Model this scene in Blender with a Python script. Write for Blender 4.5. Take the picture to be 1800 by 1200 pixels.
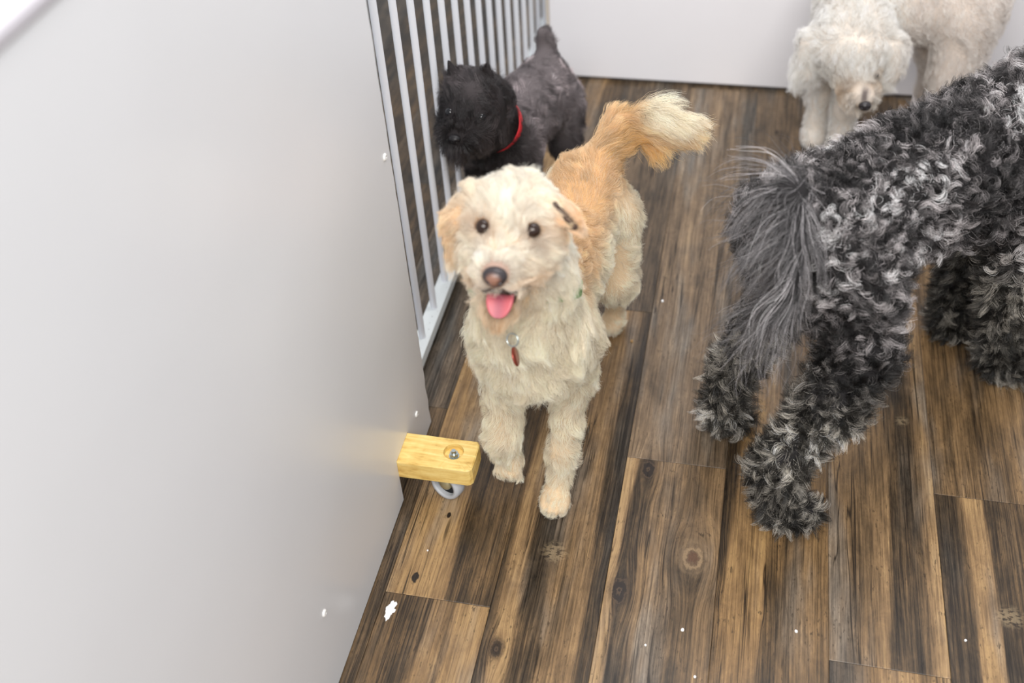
import bpy, bmesh, math, random
import numpy as np
from mathutils import Vector, Matrix, kdtree
from mathutils.bvhtree import BVHTree

for o in list(bpy.data.objects):
    bpy.data.objects.remove(o, do_unlink=True)
SC = bpy.context.scene
COL = SC.collection

# ------------------------------------------------------------------ camera, light, exposure
RX = ((0.9772778944, 0.1036119236, -0.1849121046),
      (0.2053164064, -0.6794740238, 0.7043864169),
      (-0.0526601403, -0.7263467631, -0.6853081710))       # camera axes (right, down, forward) in the room
EYE_H = 1.40
cam_d = bpy.data.cameras.new('camera'); cam = bpy.data.objects.new('camera', cam_d); COL.objects.link(cam)
cam.matrix_world = Matrix(((RX[0][0], -RX[0][1], -RX[0][2], 0), (RX[1][0], -RX[1][1], -RX[1][2], 0),
                           (RX[2][0], -RX[2][1], -RX[2][2], EYE_H), (0, 0, 0, 1)))
cam_d.sensor_width = 36.0; cam_d.lens = 36.0 * 1887 / 1800
cam_d.clip_start = 0.02; cam_d.clip_end = 50
cam_d.dof.use_dof = True; cam_d.dof.focus_distance = 1.66; cam_d.dof.aperture_fstop = 2.4
SC.camera = cam

world = bpy.data.worlds.new('room_light'); SC.world = world; world.use_nodes = True
bg = world.node_tree.nodes['Background']
bg.inputs['Color'].default_value = (0.94, 0.96, 1.0, 1); bg.inputs['Strength'].default_value = 0.76

def area(name, loc, rot, sx, sy, power, color=(1, 1, 1)):
    l = bpy.data.lights.new(name, 'AREA'); l.shape = 'RECTANGLE'; l.size = sx; l.size_y = sy
    l.energy = power; l.color = color
    o = bpy.data.objects.new(name, l); COL.objects.link(o); o.location = loc; o.rotation_euler = rot
    return o
area('overhead_light', (0.12, -0.75, 2.45), (0.72, 0, 0), 1.8, 1.2, 92, (1.0, 0.97, 0.93))  # added front fill, tilted in from behind the camera like bounced light
area('overhead_light', (0.2, 1.9, 2.75), (0, 0, 0), 1.8, 0.8, 30, (1.0, 0.97, 0.97))

SC.view_settings.view_transform = 'Standard'; SC.view_settings.look = 'None'
SC.view_settings.gamma = 1.0; SC.view_settings.use_curve_mapping = False
SC.view_settings.exposure = 0.0
SC.cycles.use_denoising = True

rng = np.random.default_rng(7)

# ------------------------------------------------------------------ helpers
def mat(name, base=(0.8, 0.8, 0.8), rough=0.5, metal=0.0, spec=0.5):
    m = bpy.data.materials.new(name); m.use_nodes = True
    b = m.node_tree.nodes['Principled BSDF']
    b.inputs['Base Color'].default_value = (*base, 1); b.inputs['Roughness'].default_value = rough
    b.inputs['Metallic'].default_value = metal; b.inputs['Specular IOR Level'].default_value = spec
    return m
class NT:
    def __init__(s, m): s.t = m.node_tree; s.b = s.t.nodes['Principled BSDF']
    def n(s, typ, **kw):
        nd = s.t.nodes.new(typ)
        for k, v in kw.items(): setattr(nd, k, v)
        return nd
    def l(s, a, b): s.t.links.new(a, b)
    def math(s, op, a, b=None, c=None, clamp=False):
        nd = s.n('ShaderNodeMath', operation=op, use_clamp=clamp)
        for i, v in enumerate((a, b, c)):
            if v is None: continue
            if isinstance(v, (int, float)): nd.inputs[i].default_value = v
            else: s.l(v, nd.inputs[i])
        return nd.outputs[0]
    def vscale(s, v, sc, off=None):
        nd = s.n('ShaderNodeVectorMath', operation='MULTIPLY'); s.l(v, nd.inputs[0]); nd.inputs[1].default_value = sc
        return nd.outputs[0]
    def noise(s, v, sc, detail=3.0, rough=0.55, dist=0.0):
        nd = s.n('ShaderNodeTexNoise'); nd.inputs['Scale'].default_value = 1.0
        nd.inputs['Detail'].default_value = detail; nd.inputs['Roughness'].default_value = rough
        nd.inputs['Distortion'].default_value = dist
        s.l(s.vscale(v, sc), nd.inputs['Vector']); return nd.outputs['Fac']
    def maprange(s, v, a, b, c=0.0, d=1.0, smooth=True):
        nd = s.n('ShaderNodeMapRange', interpolation_type='SMOOTHSTEP' if smooth else 'LINEAR')
        s.l(v, nd.inputs['Value'])
        for k, x in zip(('From Min', 'From Max', 'To Min', 'To Max'), (a, b, c, d)): nd.inputs[k].default_value = x
        return nd.outputs['Result']
    def ramp(s, v, stops):
        nd = s.n('ShaderNodeValToRGB'); cr = nd.color_ramp
        while len(cr.elements) < len(stops): cr.elements.new(0.5)
        for e, (p, c) in zip(cr.elements, stops): e.position = p; e.color = (*c, 1)
        s.l(v, nd.inputs[0]); return nd.outputs['Color']
    def mix(s, f, a, b, mode='MIX'):
        nd = s.n('ShaderNodeMix', data_type='RGBA', blend_type=mode)
        for i, v in ((0, f), (6, a), (7, b)):
            if isinstance(v, (int, float)): nd.inputs[i].default_value = v
            elif isinstance(v, tuple): nd.inputs[i].default_value = (*v, 1)
            else: s.l(v, nd.inputs[i])
        return nd.outputs[2]
    def bump(s, h, strength, dist):
        nd = s.n('ShaderNodeBump'); nd.inputs['Strength'].default_value = strength; nd.inputs['Distance'].default_value = dist
        s.l(h, nd.inputs['Height']); s.l(nd.outputs[0], s.b.inputs['Normal'])

def empty(name, loc, label=None, cat=None, group=None, kind=None):
    o = bpy.data.objects.new(name, None); COL.objects.link(o); o.location = loc; o.empty_display_size = 0.05
    return tag(o, label, cat, group, kind)
def tag(o, label=None, cat=None, group=None, kind=None):
    for k, v in (('label', label), ('category', cat), ('group', group), ('kind', kind)):
        if v: o[k] = v
    return o
def parented(o, parent):
    """vertices are given in room coordinates; keep them there under the parent"""
    if parent is not None:
        o.parent = parent
        w = Vector((0, 0, 0)); p = parent
        while p is not None: w += p.location; p = p.parent
        o.location = -w
    return o
def from_bm(name, bm, m, parent=None, smooth=False):
    me = bpy.data.meshes.new(name); bmesh.ops.recalc_face_normals(bm, faces=bm.faces[:])
    bm.to_mesh(me); bm.free()
    if smooth: me.polygons.foreach_set('use_smooth', [True] * len(me.polygons))
    if m: me.materials.append(m)
    o = bpy.data.objects.new(name, me); COL.objects.link(o)
    return parented(o, parent)
def from_data(name, v, f, m, parent=None, smooth=True):
    me = bpy.data.meshes.new(name); me.from_pydata([tuple(map(float, p)) for p in v], [], [tuple(map(int, q)) for q in f]); me.update()
    if smooth: me.polygons.foreach_set('use_smooth', [True] * len(me.polygons))
    if m: me.materials.append(m)
    o = bpy.data.objects.new(name, me); COL.objects.link(o)
    return parented(o, parent)
def box_bm(lo, hi, bev=0.0, seg=2):
    bm = bmesh.new(); bmesh.ops.create_cube(bm, size=1.0)
    for v in bm.verts:
        v.co = Vector([lo[i] + (v.co[i] + 0.5) * (hi[i] - lo[i]) for i in range(3)])
    if bev: bmesh.ops.bevel(bm, geom=bm.edges[:], offset=bev, segments=seg, affect='EDGES', profile=0.5)
    return bm
def frame_of(axis):
    a = Vector(axis).normalized(); u = a.orthogonal().normalized(); return a, u, a.cross(u)
def cyl(bm, p, q, r0, r1=None, n=16, caps=True):
    r1 = r0 if r1 is None else r1; p = Vector(p); q = Vector(q); a, u, w = frame_of(q - p)
    A = [bm.verts.new(p + r0 * (u * math.cos(t) + w * math.sin(t))) for t in [2 * math.pi * i / n for i in range(n)]]
    B = [bm.verts.new(q + r1 * (u * math.cos(t) + w * math.sin(t))) for t in [2 * math.pi * i / n for i in range(n)]]
    for i in range(n): bm.faces.new((A[i], A[(i + 1) % n], B[(i + 1) % n], B[i]))
    if caps: bm.faces.new(A[::-1]); bm.faces.new(B)
def lathe(bm, c, axis, prof, n=32):
    """prof: (radius, offset along the axis)"""
    c = Vector(c); a, u, w = frame_of(axis); rings = []
    for r, h in prof:
        rings.append([bm.verts.new(c + a * h + max(r, 1e-5) * (u * math.cos(t) + w * math.sin(t))) for t in [2 * math.pi * i / n for i in range(n)]])
    for A, B in zip(rings, rings[1:]):
        for i in range(n): bm.faces.new((A[i], A[(i + 1) % n], B[(i + 1) % n], B[i]))
def torus(bm, c, axis, R, r, n=28, k=8, sx=1.0):
    prof = [(R + r * math.cos(t), r * sx * math.sin(t)) for t in [2 * math.pi * i / k for i in range(k + 1)]]
    lathe(bm, c, axis, prof, n); bmesh.ops.remove_doubles(bm, verts=bm.verts[:], dist=1e-6)

# ------------------------------------------------------------------ materials
def wood_floor():
    m = mat('weathered_plank', rough=0.4, spec=0.30); N = NT(m)
    geo = N.n('ShaderNodeNewGeometry').outputs['Position']
    info = N.n('ShaderNodeObjectInfo').outputs['Random']
    off = N.n('ShaderNodeCombineXYZ'); N.l(N.math('MULTIPLY', info, 37.0), off.inputs[1]); N.l(N.math('MULTIPLY', info, 11.0), off.inputs[0])
    ad = N.n('ShaderNodeVectorMath', operation='ADD'); N.l(geo, ad.inputs[0]); N.l(off.outputs[0], ad.inputs[1]); P = ad.outputs[0]
    KN = [(0.001, 1.003, .022, .030, 'ring'), (-.103, .925, .017, .028, 'dark'), (-.417, .895, .006, .012, 'black'), (-.266, .795, .012, .020, 'dark'),
          (-.212, .977, .022, .022, 'light'), (.461, .976, .022, .020, 'light'), (-.087, 1.168, .014, .024, 'dark'), (.328, 1.345, .012, .012, 'light'), (-.395, 1.02, .004, .006, 'black')]
    # the grain bows round the large knots
    for cx, cy, rx, ry, kind in KN:
        if kind not in ('ring', 'dark'): continue
        sb = N.n('ShaderNodeVectorMath', operation='SUBTRACT'); N.l(geo, sb.inputs[0]); sb.inputs[1].default_value = (cx, cy, 0)
        ln = N.n('ShaderNodeVectorMath', operation='LENGTH'); N.l(N.vscale(sb.outputs[0], (1 / (rx * 1.6), 1 / (ry * 2.4), 0)), ln.inputs[0])
        w = N.maprange(ln.outputs['Value'], 0.0, 1.6, 0.85, 0.0)
        sc = N.n('ShaderNodeVectorMath', operation='SCALE'); N.l(N.vscale(sb.outputs[0], (-1, 0, 0)), sc.inputs[0]); N.l(w, sc.inputs['Scale'])
        pl = N.n('ShaderNodeVectorMath', operation='ADD'); N.l(P, pl.inputs[0]); N.l(sc.outputs[0], pl.inputs[1]); P = pl.outputs[0]
    tone = N.n('ShaderNodeAttribute', attribute_name='tone').outputs['Fac']
    streak = N.noise(P, (62, 2.0, 1), 5, 0.70, 0.5)
    blotch = N.noise(P, (24, 10, 1), 8, 0.78, 0.5)
    wide = N.noise(P, (9, 3.2, 1), 3, 0.6, 0.6)
    fine = N.noise(P, (300, 7, 1), 6, 0.75, 0.25)
    hairl = N.noise(P, (230, 4.2, 1), 5, 0.72, 0.4)
    t = N.math('ADD', N.math('MULTIPLY', N.math('SUBTRACT', tone, 0.47), 0.95), 0.48)
    t = N.math('ADD', t, N.math('MULTIPLY', N.math('SUBTRACT', streak, 0.5), 0.75))
    t = N.math('ADD', t, N.math('MULTIPLY', N.math('SUBTRACT', blotch, 0.5), 0.95))
    t = N.math('ADD', t, N.math('MULTIPLY', N.math('SUBTRACT', wide, 0.5), 0.45))
    t = N.math('ADD', t, N.math('MULTIPLY', N.math('SUBTRACT', fine, 0.5), 1.3))
    col = N.ramp(t, [(0.0, (.016, .011, .007)), (0.2, (.050, .033, .018)), (0.42, (.118, .072, .034)),
                     (0.66, (.225, .134, .060)), (0.95, (.40, .250, .106))])
    # grey weathering, plus per-plank grey with the far floor's sheen painted in
    grey = N.math('ADD', N.maprange(N.noise(P, (14, 2.5, 1), 3, 0.6), 0.46, 0.72, 0.0, 0.6), N.n('ShaderNodeAttribute', attribute_name='greyed').outputs['Fac'], clamp=True)
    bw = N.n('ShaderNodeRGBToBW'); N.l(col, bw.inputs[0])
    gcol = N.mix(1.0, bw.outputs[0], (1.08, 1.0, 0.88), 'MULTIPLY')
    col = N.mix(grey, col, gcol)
    # dark hairlines drawn out along the grain, thicker where the board is dark
    hm = N.math('MULTIPLY', N.maprange(hairl, 0.53, 0.61), N.maprange(N.math('ADD', wide, N.math('MULTIPLY', tone, -0.45)), 0.12, 0.40, 0.12, 0.95))
    col = N.mix(N.math('MULTIPLY', hm, 0.85), col, (.018, .012, .008))
    cr = N.math('ABSOLUTE', N.math('SUBTRACT', N.noise(P, (34, 0.9, 1), 3, 0.55, 0.7), 0.5))
    cmask = N.math('MULTIPLY', N.maprange(cr, 0.0, 0.016, 1.0, 0.0), N.maprange(N.noise(P, (8, 2.4, 1), 2), 0.46, 0.56))
    col = N.mix(N.math('MULTIPLY', cmask, 0.9), col, (.012, .008, .005))
    # mottled pores
    sp = N.maprange(N.noise(P, (240, 75, 1), 3, 0.65), 0.56, 0.66)
    spm = N.math('MULTIPLY', sp, N.maprange(blotch, 0.46, 0.58))
    col = N.mix(N.math('MULTIPLY', spm, 0.7), col, (.022, .015, .009))
    # printed knots at their places on the floor
    def knot(cx, cy, rx, ry, dark, kind):
        nonlocal col
        sb = N.n('ShaderNodeVectorMath', operation='SUBTRACT'); N.l(geo, sb.inputs[0]); sb.inputs[1].default_value = (cx, cy, 0)
        v = N.vscale(sb.outputs[0], (1 / rx, 1 / ry, 0))
        ln = N.n('ShaderNodeVectorMath', operation='LENGTH'); N.l(v, ln.inputs[0])
        d = N.math('ADD', ln.outputs['Value'], N.math('MULTIPLY', N.math('SUBTRACT', N.noise(geo, (90, 60, 1), 4, 0.7), 0.5), 1.1))
        if kind == 'black':
            col = N.mix(N.maprange(d, 0.7, 1.0, 0.97, 0.0), col, (.012, .009, .007))
        elif kind == 'ring':
            ringv = N.math('SINE', N.math('MULTIPLY', d, 13.0))
            rc = N.mix(N.maprange(ringv, -1, 1), (.13, .088, .052), (.29, .20, .115))
            rc = N.mix(N.maprange(d, 0.25, 0.5, 1, 0), rc, (.10, .05, .03))
            col = N.mix(N.maprange(d, 0.5, 1.3, 0.75, 0.0), col, rc)
        elif kind == 'dark':
            rv = N.math('SINE', N.math('MULTIPLY', d, 11.0))
            rc = N.mix(N.maprange(rv, 0.3, 1), (.018, .013, .011), (.070, .046, .030))
            col = N.mix(N.maprange(d, 0.4, 1.3, 0.95, 0.0), col, rc)
        else:
            col = N.mix(N.maprange(d, 0.3, 1.2, 0.42, 0.0), col, N.mix(N.maprange(N.noise(geo, (110, 190, 1), 3), 0.44, 0.5), (.03, .022, .015), (.36, .27, .16)))
    for cx, cy, rx, ry, kind in KN: knot(cx, cy, rx, ry, 1, kind)
    N.l(col, N.b.inputs['Base Color'])
    N.l(N.maprange(fine, 0.3, 0.7, 0.24, 0.38), N.b.inputs['Roughness'])
    N.bump(N.math('ADD', fine, N.math('MULTIPLY', streak, 0.7)), 0.18, 0.0012)
    return m
M = {}
M['floor'] = wood_floor()
M['gap'] = mat('floor_gap', (.012, .009, .007), 0.9)
M['sub'] = mat('subfloor', (.07, .05, .035), 0.8)
def laminate(name, base, rough):
    m = mat(name, base, rough, spec=0.55); N = NT(m)
    g = N.n('ShaderNodeNewGeometry').outputs['Position']
    N.bump(N.noise(g, (2.2, 2.2, 2.2), 2), 0.12, 0.02)
    n = N.noise(g, (5, 5, 5), 3); c = N.mix(N.maprange(n, 0.3, 0.7, 0, 1), tuple(x * 0.985 for x in base), base)
    N.l(c, N.b.inputs['Base Color']); return m
M['panel'] = laminate('white_laminate', (.70, .705, .72), 0.30)
M['wallp'] = laminate('white_board', (.88, .87, .90), 0.45)
M['paint'] = mat('white_enamel', (.80, .82, .87), 0.35)
M['rail'] = mat('white_rail_enamel', (.72, .76, .76), 0.35)
N = NT(M['rail']); g = N.n('ShaderNodeNewGeometry').outputs['Position']
N.l(N.mix(N.maprange(N.noise(g, (160, 160, 160), 2), 0.70, 0.74, 0, .8), (.72, .76, .76), (.12, .10, .09)), N.b.inputs['Base Color'])
M['cap'] = mat('grey_edge_trim', (.55, .53, .57), 0.35)
M['edge'] = mat('raw_board_edge', (.34, .26, .2), 0.8)
M['screw'] = mat('white_screw', (.85, .84, .82), 0.3)
M['steel'] = mat('zinc_steel', (.52, .58, .58), 0.28, 1.0)
M['wheel'] = mat('grey_rubber', (.46, .48, .51), 0.5)
M['black'] = mat('black_recess', (.006, .007, .009), 0.6)
M['brass'] = mat('yellowed_hub', (.42, .37, .22), 0.4, 0.5)
def pine():
    m = mat('pine_block', rough=0.45); N = NT(m); g = N.n('ShaderNodeNewGeometry').outputs['Position']
    a = N.noise(g, (16, 120, 120), 4, 0.6, 0.5); b = N.noise(g, (60, 40, 50), 3)
    c = N.ramp(N.math('ADD', a, N.math('MULTIPLY', N.math('SUBTRACT', b, .5), .35)),
               [(0.26, (.50, .28, .06)), (0.42, (.74, .50, .15)), (0.6, (.84, .62, .22)), (0.8, (.88, .72, .36))])
    N.l(c, N.b.inputs['Base Color']); N.bump(a, 0.4, 0.002); return m
M['pine'] = pine()

# ------------------------------------------------------------------ floor of planks
ROWX0, PW = -0.4557, 0.1652
PL = 1.22
# tone across a plank, 0 charcoal .. 1 tan : (X, tone) steps at its near end and, where different, at its far end
PROFILE = {
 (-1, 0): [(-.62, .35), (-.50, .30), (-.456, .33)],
 (0, 1): [(-.456, .80), (-.418, .84), (-.372, .80), (-.366, .28), (-.335, .22), (-.325, .36), (-.291, .34)],
 (0, 0): [(-.456, .40), (-.425, .32), (-.395, .28), (-.385, .70), (-.36, .74), (-.352, .40), (-.345, .78), (-.291, .80)],
 (1, 0): [(-.291, .12), (-.278, .22), (-.270, .70), (-.246, .78), (-.242, .22), (-.212, .20), (-.205, .55), (-.17, .60), (-.148, .56), (-.143, .22), (-.125, .18)],
 (1, 1): [(-.291, .36), (-.25, .44), (-.2, .36), (-.15, .40), (-.125, .40)],
 (2, 0): [(-.125, .78), (-.103, .82), (-.098, .18), (-.076, .20), (-.070, .50), (-.045, .62), (-.03, .42), (-.01, .36), (.012, .46), (.040, .58)],
 (2, 1): [(-.125, .58), (-.08, .64), (-.03, .52), (.01, .56), (.015, .40), (.040, .42)],
 (3, 0): [(.040, .14), (.050, .32), (.056, .66), (.112, .72), (.118, .28), (.14, .30), (.145, .50), (.175, .56), (.205, .46)],
 (4, 1): [(.205, .66), (.235, .50), (.262, .48), (.285, .64), (.292, .24), (.328, .22), (.337, .44), (.352, .76), (.370, .76)],
 (4, 0): [(.205, .22), (.25, .52), (.28, .66), (.325, .70), (.33, .35), (.370, .7)],
 (5, 0): [(.370, .22), (.398, .16), (.406, .70), (.436, .74), (.441, .18), (.47, .22), (.485, .34), (.535, .42)],
 (3, 1): [(.040, .42), (.09, .46), (.13, .36), (.17, .44), (.205, .46)],
 (5, 1): [(.370, .42), (.42, .50), (.45, .40), (.49, .42), (.5, .54), (.535, .60)],
}
SEAM = {0: .862, 1: 1.56, 2: 1.19, 3: 1.62, 4: .861, 5: 1.192, -1: 1.25, -2: .7, 6: 1.5}
floor = from_bm('floor', box_bm((-2.6, -0.9, -0.05), (2.4, 4.4, -0.006)), M['gap'])
tag(floor, 'dark brown weathered wood plank floor the dogs stand on', None, None, 'structure')
wob = [(rng.uniform(2, 9), rng.uniform(0, 6.28), rng.uniform(.001, .003)) for _ in range(6)]
GREYED = {(0, 0): .05, (0, 1): .05, (-1, 0): .2, (1, 0): .1, (2, 0): .15, (3, 0): 0, (4, 0): 0, (4, 1): .1, (5, 0): .05, (5, 1): .05, (1, 1): .35, (2, 1): .35, (3, 1): .3}  # grey per plank; far planks carry the back wall's sheen in their colour
prng = random.Random(11)
def make_plank(row, seg, x0, x1, y0, y1, prof, fine):
    g = 0.0002
    nx = 34 if fine else 6; ny = max(2, int((y1 - y0) / 0.05)) if fine else 3
    xs = np.concatenate([[x0 + g], np.linspace(x0 + g + .0008, x1 - g - .0008, nx), [x1 - g]])
    ys = np.concatenate([[y0 + g], np.linspace(y0 + g + .0008, y1 - g - .0008, ny), [y1 - g]])
    X, Y = np.meshgrid(xs, ys); Z = np.zeros_like(X)
    Z[0, :] = Z[-1, :] = -0.0005; Z[:, 0] = Z[:, -1] = -0.0005
    h, w = X.shape
    v = np.stack([X.ravel(), Y.ravel(), Z.ravel()], 1)
    i = np.arange(h * w).reshape(h, w)
    f = np.stack([i[:-1, :-1].ravel(), i[:-1, 1:].ravel(), i[1:, 1:].ravel(), i[1:, :-1].ravel()], 1)
    me = bpy.data.meshes.new('plank')
    me.from_pydata(v.tolist(), [], f.tolist()); me.materials.append(M['floor'])
    xw = v[:, 0].copy()
    for k, ph, am in wob: xw += am * np.sin(v[:, 1] * k + ph + row)
    px = np.array([p[0] for p in prof]); pt = np.array([p[1] for p in prof])
    tone = np.interp(xw, px, pt)
    at = me.attributes.new('tone', 'FLOAT', 'POINT'); at.data.foreach_set('value', tone.astype(np.float32))
    wt = GREYED.get((row, seg), prng.choice([0, .1, .25, .4, .5])); wa = me.attributes.new('greyed', 'FLOAT', 'POINT'); wa.data.foreach_set('value', np.full(len(v), wt, np.float32))
    o = bpy.data.objects.new('plank', me); COL.objects.link(o); return parented(o, floor)
prng = random.Random(11)
for row in range(-13, 12):
    x0 = ROWX0 + row * PW; x1 = x0 + PW
    s = SEAM.get(row, prng.uniform(.2, 1.4))
    while s > -0.9 + PL: s -= PL
    ys = [-0.9, s]
    while ys[-1] < 4.4: ys.append(min(4.4, ys[-1] + PL))
    for a, b in zip(ys, ys[1:]):
        if b - a < .01: continue
        k = None
        if row in SEAM: k = (row, 0 if abs(b - SEAM[row]) < .02 or b < SEAM[row] else 1) if a < SEAM[row] + .02 else None
        prof = PROFILE.get(k)
        if prof is None:
            x = x0; prof = []
            while x < x1:
                t = prng.choice([.26, .32, .38, .44, .5, .56]) * (.45 if row < -1 else 1); wd = prng.uniform(.012, .05)  # boards beyond the railing darkened: that side's shade put into their tone
                prof += [(x, t), (x + wd * .85, t + prng.uniform(-.06, .06))]; x += wd
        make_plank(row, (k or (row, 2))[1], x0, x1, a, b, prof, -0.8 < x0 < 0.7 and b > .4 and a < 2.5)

# ------------------------------------------------------------------ back wall (white board raised off the floor)
wall = from_bm('wall_back', box_bm((-.481, 2.419, .009), (2.4, 2.45, 2.3), .002), M['wallp'])
tag(wall, 'white board wall at the back, raised a finger above the floor', None, None, 'structure')
from_bm('edge_strip', box_bm((-.489, 2.417, .009), (-.4812, 2.452, 2.3), .001), mat('cream_edge', (.62, .56, .48), .5), wall)

# ------------------------------------------------------------------ rolling gate panel with its caster foot
gate = empty('rolling_gate', (-.486, .6, 0), 'tall white laminate gate panel on a pine block foot with a caster', 'gate')
PXF = -.476
prof = [(-.5, .012), (1.036, .004), (1.0361, .0995), (1.1005, .0995), (1.101, .004)]
e = random.Random(3)
edge = [(1.212 + (-.004 if .01 < z < .10 else 0) * e.random() + e.uniform(-.0008, .0008), z) for z in np.linspace(.004, 1.075, 60)]
prof += edge + [(-.5, 1.075)]
bm = bmesh.new()
A = [bm.verts.new((PXF, y, z)) for y, z in prof]; B = [bm.verts.new((PXF - .018, y, z)) for y, z in prof]
bm.faces.new(A); bm.faces.new(B[::-1])
for i in range(len(A)):
    j = (i + 1) % len(A); bm.faces.new((A[i], B[i], B[j], A[j]))
sheet = from_bm('panel_sheet', bm, M['panel'], gate)
sheet.data.materials.append(M['edge'])
for p in sheet.data.polygons:
    if abs(p.normal.x) < .5: p.material_index = 1
from_bm('frame_rail', box_bm((-.56, -.5, 1.03), (-.4945, 1.205, 1.075), .004), M['panel'], gate)
from_bm('frame_rail', box_bm((-.56, 1.115, .105), (-.4945, 1.205, 1.029), .004), M['panel'], gate)
from_bm('top_trim', box_bm((-.566, -.5, 1.0755), (-.472, 1.212, 1.092), .006, 3), M['cap'], gate)
for y, z in ((1.19, .572), (1.15, .089), (.717, .159)):
    bm = bmesh.new(); lathe(bm, (PXF, y, z), (1, 0, 0), [(.0055, -.004), (.0055, 0.0008), (.0045, .0022), (.0018, .0028), (.0018, .0018), (0, .0018)], 20)
    from_bm('screw', bm, M['screw'], gate, True)
# pine block: chamfered front corner, counterbored hole
def block():
    bm = bmesh.new(); y0, y1, z0, z1, xa, xb = 1.0365, 1.1, .0605, .0985, -.60, -.3535
    c, r, nseg = Vector((-.391, 1.072)), .0165, 28
    corner = [(xa, y0), (xb - .009, y0), (xb - .004, y0 + .002), (xb - .0005, y0 + .007), (xb + .0005, y0 + .03), (xb, y1 - .006), (xb - .004, y1), (xa, y1)]
    # outer ring resampled by angle from the hole so the top face can be bridged
    def hit(t):
        d = Vector((math.cos(t), math.sin(t))); best = 9
        for (ax, ay), (bx, by) in zip(corner, corner[1:] + corner[:1]):
            ex, ey = bx - ax, by - ay; den = d.x * ey - d.y * ex
            if abs(den) < 1e-9: continue
            s = ((ax - c.x) * ey - (ay - c.y) * ex) / den; q = ((ax - c.x) * d.y - (ay - c.y) * d.x) / den
            if s > 0 and -1e-6 <= q <= 1 + 1e-6: best = min(best, s)
        return best
    angs = sorted(set([round(math.atan2(y - c.y, x - c.x) % (2 * math.pi), 5) for x, y in corner] + [round(2 * math.pi * i / 64, 5) for i in range(64)]))
    out = [(c.x + hit(t) * math.cos(t), c.y + hit(t) * math.sin(t)) for t in angs]
    inn = [(c.x + r * math.cos(t), c.y + r * math.sin(t)) for t in angs]
    er = random.Random(5); n = len(angs)
    ro = [bm.verts.new((x, y, z1 - .0022)) for x, y in out]
    rt = [bm.verts.new((c.x + (x - c.x) * (1 - .0022 / max(.01, math.hypot(x - c.x, y - c.y))), c.y + (y - c.y) * (1 - .0022 / max(.01, math.hypot(x - c.x, y - c.y))), z1 - er.uniform(0, .0006))) for x, y in out]
    ri = [bm.verts.new((x, y, z1)) for x, y in inn]; rb = [bm.verts.new((c.x + (x - c.x) * .97, c.y + (y - c.y) * .97, z1 - .010)) for x, y in inn]
    rl = [bm.verts.new((x, y, z0 + .002)) for x, y in out]; rz = [bm.verts.new((c.x + (x - c.x) * .985, c.y + (y - c.y) * .97, z0)) for x, y in out]
    for P, Q in ((rb, ri), (ri, rt), (rt, ro), (ro, rl), (rl, rz)):
        for i in range(n): j = (i + 1) % n; bm.faces.new((P[i], P[j], Q[j], Q[i]))
    bm.faces.new(rb); bm.faces.new(rz[::-1]); return bm
blk = from_bm('foot_block', block(), M['pine'], gate); blk['label'] = 'yellow pine wood block'
bc = (-.391, 1.072)
bm = bmesh.new()
cyl(bm, (*bc, .0886), (*bc, .0894), .0085, n=24); w = from_bm('washer', bm, M['steel'], blk)
bm = bmesh.new(); cyl(bm, (*bc, .0895), (*bc, .0955), .0072, n=6); cyl(bm, (*bc, .0956), (*bc, .1015), .0042, .0036, n=14)
from_bm('hex_nut', bm, M['steel'], blk)
# swivel caster under the block
cst = empty('caster', (-.400, 1.08, 0)); parented(cst, gate); cst.location = Vector((-.391, 1.072, 0)) - gate.location
wc = Vector((-.405, 1.064, .0285)); ax = Vector((-.38, -.90, .12)).normalized()
bm = bmesh.new()
lathe(bm, wc, ax, [(.019, -.011), (.0245, -.012), (.0278, -.008), (.0283, 0), (.0278, .008), (.0252, .0125), (.0205, .0125), (.0195, .009), (.0195, -.004)], 40)
from_bm('caster_wheel', bm, M['wheel'], cst, True)
bm = bmesh.new(); lathe(bm, wc, ax, [(.0194, -.0035), (.001, -.0035)], 40); lathe(bm, wc, ax, [(.0194, .003), (.0188, .002), (.001, .002)], 40)
from_bm('wheel_recess', bm, M['black'], cst)
bm = bmesh.new(); lathe(bm, wc + Vector((0, .001, .003)), ax, [(.0125, .002), (.0115, .010), (.007, .0135), (.0, .014)], 24)
from_bm('wheel_hub', bm, M['brass'], cst, True)
bm = bmesh.new(); cyl(bm, (*bc, .0545), (*bc, .060), .018, n=28)
bmesh.ops.create_cube(bm, size=1, matrix=Matrix.Translation((bc[0], bc[1] + .002, .046)) @ Matrix.Diagonal((.012, .024, .02, 1)))
from_bm('swivel_plate', bm, M['steel'], cst)

# ------------------------------------------------------------------ barred railing
rail = empty('barred_railing', (-.539, 1.95, 0), 'white metal railing of upright round bars behind the black dog', 'railing')
from_bm('bottom_rail', box_bm((-.554, 1.30, .008), (-.524, 2.72, .031), .0015), M['rail'], rail)
from_bm('top_rail', box_bm((-.554, 1.30, 1.06), (-.524, 2.72, 1.085), .0015), M['paint'], rail)
barme = None; y = 1.394 - .0835
while y < 2.70:
    bm = bmesh.new(); cyl(bm, (-.539, y, .030), (-.539, y, 1.061), .0062, n=14, caps=False)
    from_bm('bar', bm, M['paint'], rail, True); y += .0835
from_bm('end_post', box_bm((-.557, 2.72, .0), (-.521, 2.752, 1.085), .002), mat('dark_post', (.03, .028, .027), .5), rail)
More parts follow.
